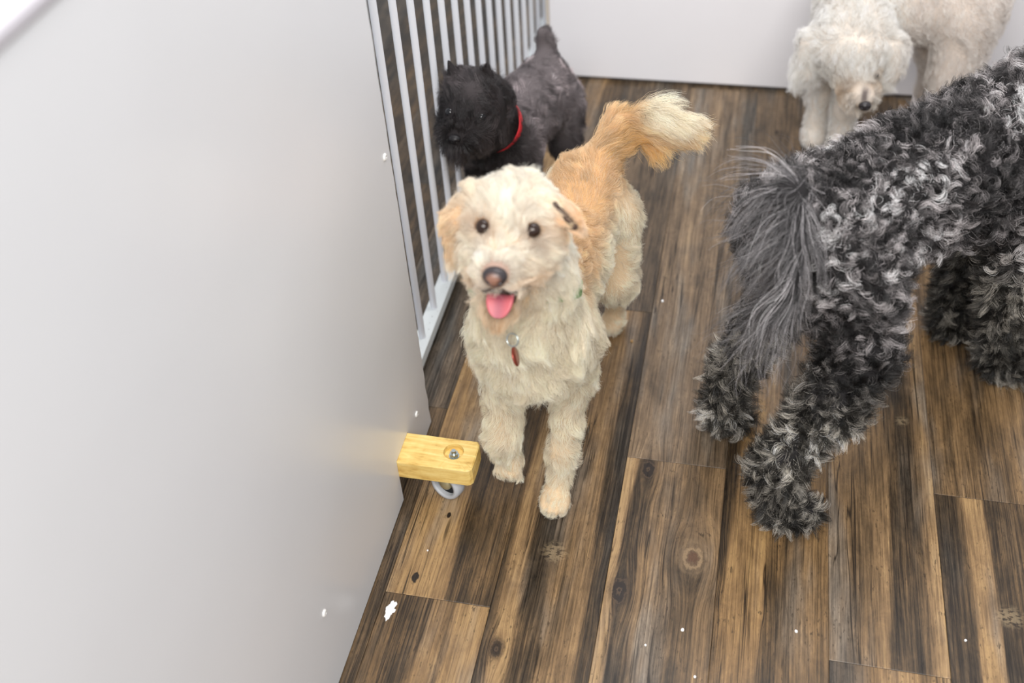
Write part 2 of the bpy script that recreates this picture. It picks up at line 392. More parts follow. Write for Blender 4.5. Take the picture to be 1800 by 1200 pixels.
# ------------------------------------------------------------------ bodies: one smooth surface from blended round cones and ellipsoids
def surface(prims, h=0.006, k0=0.02, pad=0.03):
    """prims: ('c',a,b,ra,rb[,k]) round cone, ('e',centre,radii,(rx,ry,rz)[,k]) ellipsoid, ('-',...) carved away"""
    lo = np.full(3, 9.0); hi = np.full(3, -9.0)
    for p in prims:
        if p[0] == '-': continue
        pts = [(p[1], p[3]), (p[2], p[4])] if p[0] == 'c' else [(p[1], max(p[2]))]
        for c, r in pts: lo = np.minimum(lo, np.array(c) - r); hi = np.maximum(hi, np.array(c) + r)
    lo -= pad; hi += pad
    ax = [np.arange(lo[i], hi[i] + h, h) for i in range(3)]
    G = np.stack(np.meshgrid(*ax, indexing='ij'), -1).astype(np.float32); D = np.full(G.shape[:3], 1.0, np.float32)
    def ell(c, r, e):
        R = np.array(Matrix.Rotation(e[2], 3, 'Z') @ Matrix.Rotation(e[1], 3, 'Y') @ Matrix.Rotation(e[0], 3, 'X'), np.float32)
        q = (G - np.array(c, np.float32)) @ R; r = np.array(r, np.float32)
        k = np.sqrt(((q / r) ** 2).sum(-1)) + 1e-6; kk = np.sqrt(((q / r ** 2) ** 2).sum(-1)) + 1e-6
        return k * (k - 1) / kk
    for p in prims:
        neg = p[0] == '-'
        if neg: p = p[1:]
        if p[0] == 'c':
            a = np.array(p[1], np.float32); b = np.array(p[2], np.float32); ba = b - a; pa = G - a
            t = np.clip((pa @ ba) / max(1e-9, float(ba @ ba)), 0, 1)
            d = np.sqrt(((pa - t[..., None] * ba) ** 2).sum(-1)) - (p[3] + (p[4] - p[3]) * t); k = p[5] if len(p) > 5 else k0
        else:
            d = ell(p[1], p[2], p[3]); k = p[4] if len(p) > 4 else k0
        if neg:
            hh = np.clip(k - np.abs(D + d), 0, None) / k; D = np.maximum(D, -d) + hh * hh * k * .25
        else:
            hh = np.clip(k - np.abs(D - d), 0, None) / k; D = np.minimum(D, d) - hh * hh * k * .25
    # surface nets
    ins = D < 0; nx, ny, nz = D.shape
    cs = np.zeros((nx - 1, ny - 1, nz - 1, 3), np.float32); cn = np.zeros((nx - 1, ny - 1, nz - 1), np.float32)
    off = [(i, j, k) for i in (0, 1) for j in (0, 1) for k in (0, 1)]
    S = lambda A, o: A[o[0]:o[0] + nx - 1, o[1]:o[1] + ny - 1, o[2]:o[2] + nz - 1]
    for i, a in enumerate(off):
        for b in off[i + 1:]:
            if sum(abs(u - v) for u, v in zip(a, b)) != 1: continue
            da, db = S(D, a), S(D, b); cross = (da < 0) != (db < 0)
            t = np.where(cross, da / np.where(cross, da - db, 1), 0)
            w = cross.astype(np.float32); cn += w
            for c in range(3): cs[..., c] += w * (a[c] + t * (b[c] - a[c]))
    act = cn > 0; idx = np.full(act.shape, -1); idx[act] = np.arange(act.sum())
    V = (np.argwhere(act) + cs[act] / cn[act][:, None]) * h + lo
    F = []
    for c in range(3):
        a, b = (c + 1) % 3, (c + 2) % 3
        s0 = [slice(None)] * 3; s1 = [slice(None)] * 3; s0[c] = slice(0, -1); s1[c] = slice(1, None)
        x = ins[tuple(s0)] != ins[tuple(s1)]
        E = np.argwhere(x); E = E[(E[:, a] > 0) & (E[:, b] > 0) & (E[:, a] < D.shape[a] - 1) & (E[:, b] < D.shape[b] - 1)]
        q = []
        for u, w in ((-1, -1), (0, -1), (0, 0), (-1, 0)):
            e2 = E.copy(); e2[:, a] += u; e2[:, b] += w; q.append(idx[e2[:, 0], e2[:, 1], e2[:, 2]])
        q = np.stack(q, 1); fl = ~ins[E[:, 0], E[:, 1], E[:, 2]]; q[fl] = q[fl][:, ::-1]; F.append(q)
    F = np.concatenate(F); F = F[(F >= 0).all(1)]
    for _ in range(2):                                   # light smoothing
        acc = np.zeros_like(V); n = np.zeros(len(V))
        for i in range(4):
            np.add.at(acc, F[:, i], V[F[:, (i + 1) % 4]]); np.add.at(n, F[:, i], 1)
            np.add.at(acc, F[:, (i + 1) % 4], V[F[:, i]]); np.add.at(n, F[:, (i + 1) % 4], 1)
        V = V * .5 + acc / np.maximum(n, 1)[:, None] * .5
    return V, F
def vert_normals(V, F):
    n = np.cross(V[F[:, 2]] - V[F[:, 0]], V[F[:, 3]] - V[F[:, 1]]); N_ = np.zeros_like(V)
    for i in range(4): np.add.at(N_, F[:, i], n)
    return N_ / (np.linalg.norm(N_, axis=1, keepdims=True) + 1e-9)
def unit(a): return a / (np.linalg.norm(a, axis=-1, keepdims=True) + 1e-9)
def scatter(V, F, n, r, weight=None):
    VN = vert_normals(V, F); T = np.concatenate([F[:, [0, 1, 2]], F[:, [0, 2, 3]]])
    ar = np.linalg.norm(np.cross(V[T[:, 1]] - V[T[:, 0]], V[T[:, 2]] - V[T[:, 0]]), axis=1)
    if weight is not None: ar = ar * np.clip(weight(V[T].mean(1)), 0, None)
    t = r.choice(len(T), n, p=ar / ar.sum()); u = r.random((n, 2)); fl = u.sum(1) > 1; u[fl] = 1 - u[fl]
    w = np.stack([1 - u.sum(1), u[:, 0], u[:, 1]], 1)
    return (V[T[t]] * w[..., None]).sum(1), unit((VN[T[t]] * w[..., None]).sum(1))
class Wave:
    """smooth random vector field"""
    def __init__(s, scale, seed, m=10):
        r = np.random.default_rng(seed); s.k = r.normal(0, 1, (m, 3)) / scale; s.p = r.uniform(0, 6.28, m); s.a = r.normal(0, 1, (m, 3)) * (1.4 / math.sqrt(m))
    def __call__(s, P): return np.sin(P @ s.k.T + s.p) @ s.a
def guide_field(guides, P):
    """guides: (point, direction, length, lift, reach): inverse-distance blend"""
    gp = np.array([g[0] for g in guides], float); gd = unit(np.array([g[1] for g in guides], float))
    gl = np.array([g[2] for g in guides]); gf = np.array([g[3] for g in guides])
    gr = np.array([g[4] if len(g) > 4 else .05 for g in guides])
    out_d = np.zeros_like(P); L = np.zeros(len(P)); f = np.zeros(len(P))
    for i in range(0, len(P), 20000):
        q = P[i:i + 20000]; d2 = ((q[:, None] - gp[None]) ** 2).sum(-1) / gr ** 2
        w = 1 / (d2 + .05) ** 2; w /= w.sum(1, keepdims=True)
        out_d[i:i + 20000] = w @ gd; L[i:i + 20000] = w @ gl; f[i:i + 20000] = w @ gf
    return unit(out_d), L, f
def clump_index(P, centers):
    kd = kdtree.KDTree(len(centers))
    for i, c in enumerate(centers): kd.insert(c, i)
    kd.balance(); return np.array([kd.find(p)[1] for p in P])
def hair_material(name, rough=0.35, spec=0.4, trans=0.35):
    m = bpy.data.materials.new(name); m.use_nodes = True; t = m.node_tree; b = t.nodes['Principled BSDF']
    at = t.nodes.new('ShaderNodeAttribute'); at.attribute_name = 'hair_colour'
    b.inputs['Roughness'].default_value = rough; b.inputs['Specular IOR Level'].default_value = spec
    t.links.new(at.outputs['Color'], b.inputs['Base Color'])
    tr = t.nodes.new('ShaderNodeBsdfTranslucent'); t.links.new(at.outputs['Color'], tr.inputs['Color'])
    mx = t.nodes.new('ShaderNodeMixShader'); mx.inputs[0].default_value = trans
    t.links.new(b.outputs[0], mx.inputs[1]); t.links.new(tr.outputs[0], mx.inputs[2])
    t.links.new(mx.outputs[0], t.nodes['Material Output'].inputs['Surface']); return m
def skin_material(name):
    m = mat(name, rough=.8, spec=.2); N = NT(m); at = N.n('ShaderNodeAttribute', attribute_name='hair_colour')
    N.l(at.outputs['Color'], N.b.inputs['Base Color']); return m
def make_coat(name, pts, col, r0, r1, m, parent, prof=(.55, .95, 1.08)):
    """pts (n,k,3), col (n,3): one hair-curve object"""
    n, k, _ = pts.shape
    cu = bpy.data.hair_curves.new(name); cu.add_curves([k] * n)
    cu.attributes['position'].data.foreach_set('vector', np.ascontiguousarray(pts, np.float32).ravel())
    ra = cu.attributes.get('radius') or cu.attributes.new('radius', 'FLOAT', 'POINT')
    t = np.linspace(0, 1, k); rad = r0 + (r1 - r0) * t ** 1.5
    ra.data.foreach_set('value', np.tile(rad, n).astype(np.float32))
    ca = cu.attributes.new('hair_colour', 'FLOAT_COLOR', 'POINT'); pf = np.interp(t, [0, .4, 1], prof)     # roots deeper, tips paler
    cp = np.ones((n, k, 4), np.float32); cp[..., :3] = np.clip(col[:, None] * pf[None, :, None], 0, .97)
    ca.data.foreach_set('color', cp.ravel())
    cu.materials.append(m)
    o = bpy.data.objects.new(name, cu); COL.objects.link(o); o['kind'] = 'stuff'
    return parented(o, parent)
def body_mesh(V, F, colour, m, parent):
    o = from_data('body', V, F, m, parent)
    at = o.data.attributes.new('hair_colour', 'FLOAT_COLOR', 'POINT')
    at.data.foreach_set('color', np.concatenate([np.clip(colour, 0, 1), np.ones((len(V), 1))], 1).astype(np.float32).ravel())
    return o
def strands(P, Nn, D, L, lift, K, r, jitter=.25, droop=.3, wavy=0.0, wavelen=.02, coher=None, coher_amt=.4):
    """straight-to-wavy hairs combed along D"""
    n = len(P); Dt = D - (D * Nn).sum(1, keepdims=True) * Nn * .9
    if coher is not None: Dt = unit(Dt) + coher(P) * coher_amt
    Dt = unit(Dt - (Dt * Nn).sum(1, keepdims=True) * Nn * .8)
    lift = np.clip(lift, 0, 1)[:, None]
    d0 = unit(Nn * lift + Dt * (1 - lift) + r.normal(0, jitter, (n, 3)) * .6)
    d1 = unit(Dt + Nn * .12 + np.array([0, 0, -1.0]) * droop + r.normal(0, jitter, (n, 3)) * .4)
    pts = np.zeros((n, K, 3)); pts[:, 0] = P - Nn * .002
    st = (L / (K - 1))[:, None]
    for i in range(1, K):
        t = i / (K - 1); pts[:, i] = pts[:, i - 1] + unit(d0 * (1 - t) + d1 * t) * st
    if wavy:
        ph = coher(P * 1.7)[:, :1] * 2.5 + r.normal(0, .5, (n, 1)); side = unit(np.cross(Nn, Dt))
        t = np.linspace(0, 1, K)[None]; s = np.sin(ph + 6.283 * t * L[:, None] / wavelen) * wavy * t
        pts += side[:, None] * s[..., None] + Nn[:, None] * (np.cos(ph + 6.283 * t * L[:, None] / wavelen) * wavy * t * .5)[..., None]
    return pts
def clump(pts, ci, guides, amount, power=1.5):
    K = pts.shape[1]; t = (np.linspace(0, 1, K) ** power)[None] * np.broadcast_to(amount, (len(pts),))[:, None]
    g = guides[ci]; rel = g - g[:, :1] + pts[:, :1] * .35 + g[:, :1] * .65
    return pts * (1 - t)[..., None] + rel * t[..., None]
def fur(P, Nn, D, L, lift, r, K=8, n_clump=2500, amount=.6, **kw):
    pts = strands(P, Nn, D, L * r.uniform(.75, 1.15, len(P)), lift, K, r, **kw)
    c = r.choice(len(P), n_clump, replace=False); ci = clump_index(P, P[c])
    return clump(pts, ci, pts[c], np.clip(amount * r.uniform(.45, 1.25, len(P)) * (r.random(len(P)) > .07), 0, .97)), ci
def ball(name, c, r, m, parent, axis=(0, 0, 1), n=24, sx=1.0):
    bm = bmesh.new(); bmesh.ops.create_uvsphere(bm, u_segments=n, v_segments=n // 2, radius=r)
    q = Vector((0, 0, 1)).rotation_difference(Vector(axis)).to_matrix()
    for v in bm.verts: v.co = q @ Vector((v.co.x, v.co.y, v.co.z * sx)) + Vector(c)
    return from_bm(name, bm, m, parent, True)
lerp = lambda a, b, t: a + (b - a) * t
def smooth(x, a, b): t = np.clip((x - a) / (b - a), 0, 1); return t * t * (3 - 2 * t)
def near(P, c, r): return np.exp(-((P - np.array(c)) ** 2).sum(1) / r ** 2)
def eye_material(iris):
    return mat('dark_eye', iris, .04, 0, .45)
M['eye'] = eye_material((.022, .010, .006)); M['eye_black'] = eye_material((.006, .006, .008))
M['skin'] = skin_material('skin_under_fur')
M['fur'] = hair_material('dog_hair'); M['fur_dark'] = hair_material('dark_dog_hair', .3, .5, .12)
M['lip'] = mat('dark_lip', (.035, .018, .014), .35)

# ------------------------------------------------------------------ cream and tan dog in the middle
def tan_dog():
    r = np.random.default_rng(21)
    root = empty('dog', (-.24, 1.25, 0), 'cream and tan shaggy dog trotting forward with its pink tongue out', 'dog')
    hc = np.array((-.256, 1.022, .606))
    HS = .88; H = lambda a, b, c: hc + HS * np.array((a, b, c), float)
    small = lambda p: tuple([p[0], *p[1:3], p[3] * HS, p[4] * HS, *p[5:]] if p[0] == 'c' else [p[0], p[1], tuple(q * HS for q in p[2]), *p[3:]] if p[0] == 'e' else ['-', *small(p[1:])])                                   # middle of the skull
    prims = [
        ('c', (-.262, 1.13, .335), (-.252, 1.29, .345), .076, .070), ('c', (-.252, 1.29, .345), (-.236, 1.43, .36), .070, .064),
        ('c', (-.262, 1.10, .39), (-.250, 1.22, .40), .060, .045, .03),
        ('c', (-.255, 1.085, .36), (-.255, 1.045, .52), .074, .056, .03), ('c', (-.255, 1.05, .52), hc, .055, .055, .03),
        *map(small, [
        ('e', hc, (.055, .058, .052), (0, 0, 0), .03),
        ('e', H(-.002, -.035, -.022), (.052, .044, .040), (0, 0, 0), .02),           # cheeks
        ('c', H(-.004, -.045, -.018), H(-.002, -.096, -.006), .037, .026, .02),    # muzzle
        ('c', H(-.004, -.026, -.058), H(-.004, -.078, -.074), .030, .022, .012),   # lower jaw, open
        ('e', H(-.030, -.038, .026), (.018, .018, .012), (0, 0, 0), .012), ('e', H(.026, -.038, .026), (.018, .018, .012), (0, 0, 0), .012),
        # ears: the left one of the picture hangs, the other folds out
        ('c', H(-.050, .004, .032), H(-.074, -.006, .006), .020, .018, .012), ('c', H(-.074, -.006, .006), H(-.078, -.014, -.040), .018, .013, .012),
        ('e', H(.054, .002, .036), (.026, .016, .012), (0, .35, 0), .012), ('e', H(.080, -.010, .024), (.028, .018, .0065), (.35, .60, -.25), .01),
        ]),
        # planted front leg, lifted front leg
        ('c', (-.210, 1.13, .32), (-.208, 1.145, .225), .040, .027, .03), ('c', (-.208, 1.145, .225), (-.220, 1.10, .10), .023, .017), ('c', (-.220, 1.10, .10), (-.225, 1.085, .035), .017, .017),
        ('e', (-.227, 1.076, .023), (.022, .024, .018), (0, 0, 0), .01),
        *[('e', (-.227 + s * .0118, 1.054 + .0024 * s * s, .014), (.0056, .018, .0120), (0, 0, -.12 * s), .003) for s in (-1.6, -.55, .55, 1.6)],
        ('c', (-.304, 1.13, .32), (-.310, 1.125, .225), .042, .030, .03), ('c', (-.310, 1.125, .225), (-.312, 1.085, .135), .026, .020), ('c', (-.312, 1.085, .135), (-.308, 1.095, .082), .019, .018),
        ('e', (-.306, 1.092, .070), (.021, .020, .020), (.5, 0, 0), .01),
        *[('e', (-.306 + s * .0105, 1.078 + .0015 * s * s, .055), (.0054, .011, .0160), (.45, 0, 0), .003) for s in (-1.5, -.5, .5, 1.5)],
        # hind legs
        ('c', (-.192, 1.43, .32), (-.180, 1.39, .22), .052, .036, .03), ('c', (-.180, 1.39, .22), (-.186, 1.50, .115), .032, .018), ('c', (-.186, 1.50, .115), (-.192, 1.515, .03), .018, .018), ('e', (-.195, 1.50, .020), (.022, .030, .016), (0, 0, 0), .01),
        ('c', (-.275, 1.43, .32), (-.285, 1.38, .22), .052, .036, .03), ('c', (-.285, 1.38, .22), (-.282, 1.47, .115), .032, .018), ('c', (-.282, 1.47, .115), (-.280, 1.47, .03), .018, .018), ('e', (-.280, 1.455, .020), (.022, .030, .016), (0, 0, 0), .01),
        # tail carried out to the side
        ('c', (-.222, 1.45, .40), (-.192, 1.485, .442), .030, .021, .02), ('c', (-.192, 1.485, .442), (-.145, 1.500, .465), .021, .017, .01), ('c', (-.145, 1.500, .465), (-.095, 1.495, .464), .017, .012, .01),
        small(('-', 'e', H(-.002, -.082, -.046), (.025, .032, .010), (-.25, 0, 0), .008)),    # mouth
    ]
    V, F = surface(prims, .0042, .02)
    ears_l = H(-.072, -.006, .0); ear_r = H(.078, -.008, .026)
    cream = np.array((.95, .87, .71)); white = np.array((.93, .875, .775)); tan = np.array((.80, .52, .24)); rust = np.array((.42, .20, .08))
    tailc = np.array((-.15, 1.495, .460))
    def colour(P):
        c = np.tile(cream, (len(P), 1)); x, y, z = P.T
        back = smooth(z, .355, .41) * smooth(y, 1.10, 1.17) * smooth(.075 - np.abs(x + .238 + (1.3 - y) * .05), 0, .03)
        c = lerp(c, tan, (back * .72)[:, None])
        head = smooth(z, .50, .58) * smooth(-y, -1.11, -1.06); c = lerp(c, white, head[:, None])
        c = lerp(c, tan, (np.clip(near(P, ears_l + (-.012, 0, 0), .045), 0, 1) * .75)[:, None]); c = lerp(c, np.array((.80, .50, .24)), (np.clip(near(P, ear_r, .034), 0, 1) * .8)[:, None])
        for q, rr, a in ((H(-.040, -.095, -.036), .026, .7), (H(.038, -.09, -.036), .03, .75), (H(-.004, -.09, -.090), .036, .7)):
            c = lerp(c, np.array((.66, .42, .2)), (near(P, q, rr) * a)[:, None])
        for q in ((-.290, .972, .634), (-.213, .972, .632), (-.272, .968, .622), (-.232, .968, .620)): c = lerp(c, np.array((.55, .36, .22)), (near(P, q, .011) * .55)[:, None])
        c = lerp(c, rust, (np.clip(near(P, H(-.001, -.11, -.042), .020), 0, 1) * .8)[:, None])
        ea, eb = np.array((-.200, 1.0, .652)), np.array((-.170, 1.0, .630)); et = np.clip(((P - ea) @ (eb - ea)) / ((eb - ea) @ (eb - ea)), 0, 1)
        ed = np.linalg.norm((P - ea - et[:, None] * (eb - ea)) * (1, .45, 1), axis=1); c = lerp(c, np.array((.055, .028, .018)), (smooth(.0095 - ed, 0, .005) * .93)[:, None])   # dark crease along the folded ear
        tl = smooth(x, -.215, -.185) * smooth(z, .385, .42) * smooth(y, 1.42, 1.46)
        c = lerp(c, np.array((.84, .57, .26)), (tl * smooth(.478 - z, 0, .03))[:, None])
        return c
    skin = colour(V) * np.array((.66, .54, .42))
    for q in ((-.2805, .975, .633), (-.2225, .975, .631)): skin = lerp(skin, np.array((.10, .045, .025)), (np.clip(near(V, q, .0135) * 1.6, 0, 1) * .9)[:, None])
    skin = lerp(skin, np.array((.30, .20, .17)), (np.clip(near(V, H(.0, -.112, .004), .020) * 1.6, 0, 1) * .85)[:, None])
    skin = lerp(skin, np.array((.05, .022, .018)), (near(V, H(-.001, -.090, -.046), .026) > .35)[:, None] * 1.0)
    skin = lerp(skin, np.array((.03, .018, .012)), (near(V, H(.082, -.014, .012), .018) > .6)[:, None] * 1.0)
    body_mesh(V, F, skin, M['skin'], root)
    tree = BVHTree.FromPolygons([tuple(q) for q in V], [tuple(map(int, q)) for q in F])
    def on_face(x, z, sink):                                             # a point on the front of the face, sunk in a little
        hit = tree.ray_cast(Vector((x, hc[1] - .3, z)), Vector((0, 1, 0)))[0]; return np.array(hit) + (0, sink, 0)
    eyes = (on_face(-.2805, .633, .0056), on_face(-.2225, .631, .0056))
    for e in eyes:
        ball('eye', e, .0097, M['eye'], root)
    ev, ef = surface([('c', (-.2015, 1.0125, .6475), (-.1785, 1.0050, .6215), .0030, .0056)], .0016, .004, .006)  # dark solid set in the crease between head and ear flap
    from_data('ear_fold', ev, ef, mat('dark_ear_crease', (.045, .022, .014), .8), root)['label'] = 'dark brown crease of the folded ear'
    # nose leather with two nostrils
    nose_c = H(.000, -.117, .002)
    npr = [('e', nose_c, (.0150, .012, .0115), (0, 0, 0), .006), ('e', nose_c + (0, .002, -.008), (.009, .009, .008), (0, 0, 0), .006)]
    npr += [('-', 'e', nose_c + (s * .0075, -.0105, -.0035), (.0032, .006, .0028), (0, s * .5, 0), .002) for s in (-1, 1)]
    nv, nf = surface(npr, .0012, .006, .006)
    nm = mat('nose_leather', (.05, .03, .026), .38); Nn_ = NT(nm); g = Nn_.n('ShaderNodeNewGeometry').outputs['Position']
    sb = Nn_.n('ShaderNodeVectorMath', operation='DISTANCE'); Nn_.l(g, sb.inputs[0]); sb.inputs[1].default_value = tuple(nose_c + (0, -.012, .001))
    Nn_.l(Nn_.mix(Nn_.maprange(sb.outputs['Value'], .004, .0125), (.25, .125, .085), (.030, .024, .027)), Nn_.b.inputs['Base Color'])
    from_data('nose', nv, nf, nm, root)
    # tongue: a curled-down slab with a groove
    tm = mat('tongue', (.56, .12, .14), .40, spec=.35); NN = NT(tm); gp = NN.n('ShaderNodeNewGeometry').outputs['Position']; sx = NN.n('ShaderNodeSeparateXYZ'); NN.l(gp, sx.inputs[0])
    NN.l(NN.mix(NN.maprange(NN.math('ABSOLUTE', NN.math('SUBTRACT', sx.outputs[0], float(H(-.001, 0, 0)[0]))), 0, .012, .75, 0.0), (.52, .115, .135), (.30, .07, .105)), NN.b.inputs['Base Color'])
    bm = bmesh.new(); rows = []
    tb = H(-.001, -.060, -.046)
    for i in range(25):
        a = max(0.0, (i - 12) / 12.0) * 1.50; t = .66 * min(i, 12) / 12 + .34 * math.sin(a); wd = .0165 * (.90 + .10 * min(i, 12) / 12) * max(.06, math.cos(a)) ** .8
        yy = -.050 * t; zz = -.002 * t - .024 * t ** 2.2
        rows.append([bm.verts.new(Vector(tb + (q * wd, yy, zz + .0035 * (q * q) * (1 - t * .4) * (wd / .0165) ** 2 + .002 * t))) for q in np.linspace(-1, 1, 11)])
    for A, B in zip(rows, rows[1:]):
        for a, b, c, d in zip(A, A[1:], B[1:], B): bm.faces.new((a, b, c, d))
    t_o = from_bm('tongue', bm, tm, root, True); sol = t_o.modifiers.new('thick', 'SOLIDIFY'); sol.thickness = .004; sol.offset = 0
    bm = bmesh.new(); lp = [H(-.042, -.070, -.044), H(-.032, -.092, -.036), H(-.017, -.110, -.031), H(-.001, -.116, -.024), H(.015, -.110, -.031), H(.030, -.092, -.036), H(.040, -.070, -.044)]
    for a, b in zip(lp, lp[1:]): cyl(bm, a, b, .0036, n=10)
    from_bm('lips', bm, M['lip'], root, True)
    for s, m_ in ((-1, 1), (1, 1)):
        bm = bmesh.new(); q = H(-.002 + s * .021, -.088, -.052); cyl(bm, q, q + np.array((0, -.001, .009)), .0026, .0006, 10); from_bm('tooth', bm, mat('tooth', (.85, .8, .7), .25), root, True)
    # coat
    n = 240000
    P, Nn = scatter(V, F, n, r, lambda q: 1 + 1.4 * smooth(q[:, 2], .5, .56) + 1.0 * near(q, tailc, .08))
    keep = np.ones(n, bool)
    for e in eyes: keep &= np.linalg.norm(P - (e + (0, -.006, .001)), axis=1) > .0093
    keep &= np.linalg.norm(P - nose_c, axis=1) > .0138
    keep &= near(P, H(-.001, -.092, -.048), .024) < .40
    for q in lp[1:-1]: keep &= np.linalg.norm(P - (q + np.array((0, 0, -.003))), axis=1) > .0085
    keep &= ~((near(P, H(.082, -.014, .012), .018) > .5) & (Nn[:, 2] < -.1))
    P, Nn = P[keep], Nn[keep]
    g = [  # point, direction, length, lift
        ((-.24, 1.15, .45), (0, .8, -.1), .026, .35), ((-.24, 1.30, .42), (0, 1, -.15), .022, .30), ((-.22, 1.42, .43), (.1, .9, .1), .028, .35),
        ((-.155, 1.2, .33), (.1, .7, -.7), .032, .35), ((-.33, 1.2, .33), (-.1, .7, -.7), .032, .35), ((-.165, 1.38, .30), (.0, .5, -.8), .030, .22), ((-.31, 1.38, .30), (.0, .5, -.8), .030, .22), ((-.165, 1.46, .36), (.0, .4, -.9), .030, .22),
        ((-.25, 1.03, .42), (0, -.15, -1), .046, .4), ((-.19, 1.07, .38), (.5, -.1, -.9), .046, .42), ((-.32, 1.07, .38), (-.5, -.1, -.9), .046, .42), ((-.25, 1.05, .30), (0, -.1, -1), .050, .45),
        ((-.25, 1.2, .26), (0, .3, -1), .035, .3),
        ((-.19, 1.13, .2), (.1, .35, -1), .032, .5), ((-.21, 1.09, .08), (.05, .2, -1), .026, .45), ((-.228, 1.05, .02), (0, -.9, -.45), .013, .4), ((-.227, 1.09, .02), (0, .2, -1), .014, .3),
        ((-.31, 1.12, .2), (.15, .2, -1), .032, .5), ((-.31, 1.09, .11), (.05, 0, -1), .026, .42), ((-.306, 1.08, .05), (0, -.4, -.9), .014, .4),
        ((-.18, 1.42, .2), (.1, .3, -1), .024, .35), ((-.19, 1.5, .06), (.1, .2, -1), .016, .35), ((-.28, 1.42, .2), (-.1, .3, -1), .024, .35), ((-.28, 1.47, .06), (0, .2, -1), .016, .35),
        # head: hair runs away from the nose bridge
        (H(-.022, -.085, .012), (-.8, .15, .5), .020, .45, .025), (H(.012, -.085, .012), (.8, .15, .5), .020, .45, .025), (H(-.005, -.095, .012), (.05, .2, .8), .013, .5, .02), (H(0, -.055, .035), (0, .2, 1), .022, .35, .04), (H(0, -.01, .06), (0, .55, .5), .026, .5), (H(-.04, -.01, .05), (-.6, .3, .4), .026, .45), (H(.04, -.01, .05), (.5, .4, .4), .024, .4),
        (H(-.05, -.05, -.01), (-.7, -.1, -.6), .034, .4), (H(.048, -.05, -.01), (.75, -.1, -.55), .034, .4), (H(-.035, -.09, -.02), (-.85, -.1, -.35), .034, .45, .03), (H(.022, -.09, -.02), (.85, -.1, -.35), .034, .45, .03),
        (H(-.022, -.11, -.024), (-.95, -.2, .05), .015, .35, .02), (H(.014, -.11, -.024), (.95, -.2, .05), .015, .35, .02),
        (H(-.006, -.09, -.090), (0, -.45, -.9), .040, .45, .035), (H(-.035, -.05, -.08), (-.4, 0, -1), .032, .3), (H(.03, -.05, -.08), (.4, 0, -1), .032, .3),
        (H(-.03, -.058, .030), (-.45, .1, .7), .014, .3, .02), (H(.028, -.058, .030), (.45, .1, .7), .014, .3, .02), (H(0, -.065, .012), (0, .1, 1), .014, .2, .02),
        (H(-.07, 0, .02), (-.3, -.1, -.9), .024, .2), (H(-.080, -.01, -.04), (-.05, -.1, -1), .036, .2), (H(.055, 0, .045), (.9, -.1, .1), .020, .2), (H(.092, -.01, .02), (.8, -.1, -.6), .014, .12, .03),
        ((-.255, 1.09, .55), (0, .6, -.8), .035, .35), ((-.19, 1.06, .5), (.5, .2, -.9), .040, .35), ((-.32, 1.06, .5), (-.5, .2, -.9), .040, .35),
        # tail plume
        ((-.205, 1.475, .44), (.7, .2, .5), .046, .40), ((-.16, 1.50, .485), (.75, .1, .75), .070, .42, .03), ((-.15, 1.50, .445), (.55, -.1, -.9), .072, .38, .03), ((-.095, 1.495, .478), (1, .05, .30), .062, .32, .03), ((-.095, 1.495, .450), (1, -.05, -.40), .062, .32, .03),
    ]
    D, L, lf = guide_field(g, P)
    co = Wave(.022, 5)
    pts, ci = fur(P, Nn, D, L, lf, r, K=8, n_clump=3400, amount=.74, jitter=.24, droop=.25, wavy=.0030, wavelen=.026, coher=co, coher_amt=.42)
    cc = colour(P); tone = r.normal(1, .07, (3400, 1))[ci] * r.normal(1, .09, (len(P), 1))
    cc = lerp(cc, white * .97, (r.random((len(P), 1)) < .15) * .5) * tone
    make_coat('coat', pts, cc, .00016, .00005, M['fur'], root)
    # collar half buried in the hair, ring and tag
    bm = bmesh.new(); cn = Vector((-.255, 1.062, .475)); cax = Vector((0.0, .5, .9)).normalized()
    lathe(bm, cn, cax, [(.0745, -.008), (.0765, -.008), (.0765, .008), (.0745, .008), (.0745, -.008)], 48)
    cm = mat('green_webbing', (.10, .22, .05), .7)
    colr = from_bm('collar', bm, cm, root); colr['label'] = 'green woven collar'
    rc = Vector((-.2525, .965, .464))
    bm = bmesh.new(); torus(bm, rc, (-.35, -.8, .45), .0085, .0010, 28, 8); from_bm('ring', bm, M['steel'], colr, True)
    bm = bmesh.new(); lathe(bm, rc + Vector((.004, -.006, -.023)), (.93, .12, .28), [(.0001, -.0012), (.0125, -.0012), (.0135, 0), (.0125, .0012), (.0001, .0012)], 28)
    from_bm('tag', bm, mat('red_enamel_tag', (.30, .06, .04), .25, .6), colr, True)
tan_dog()

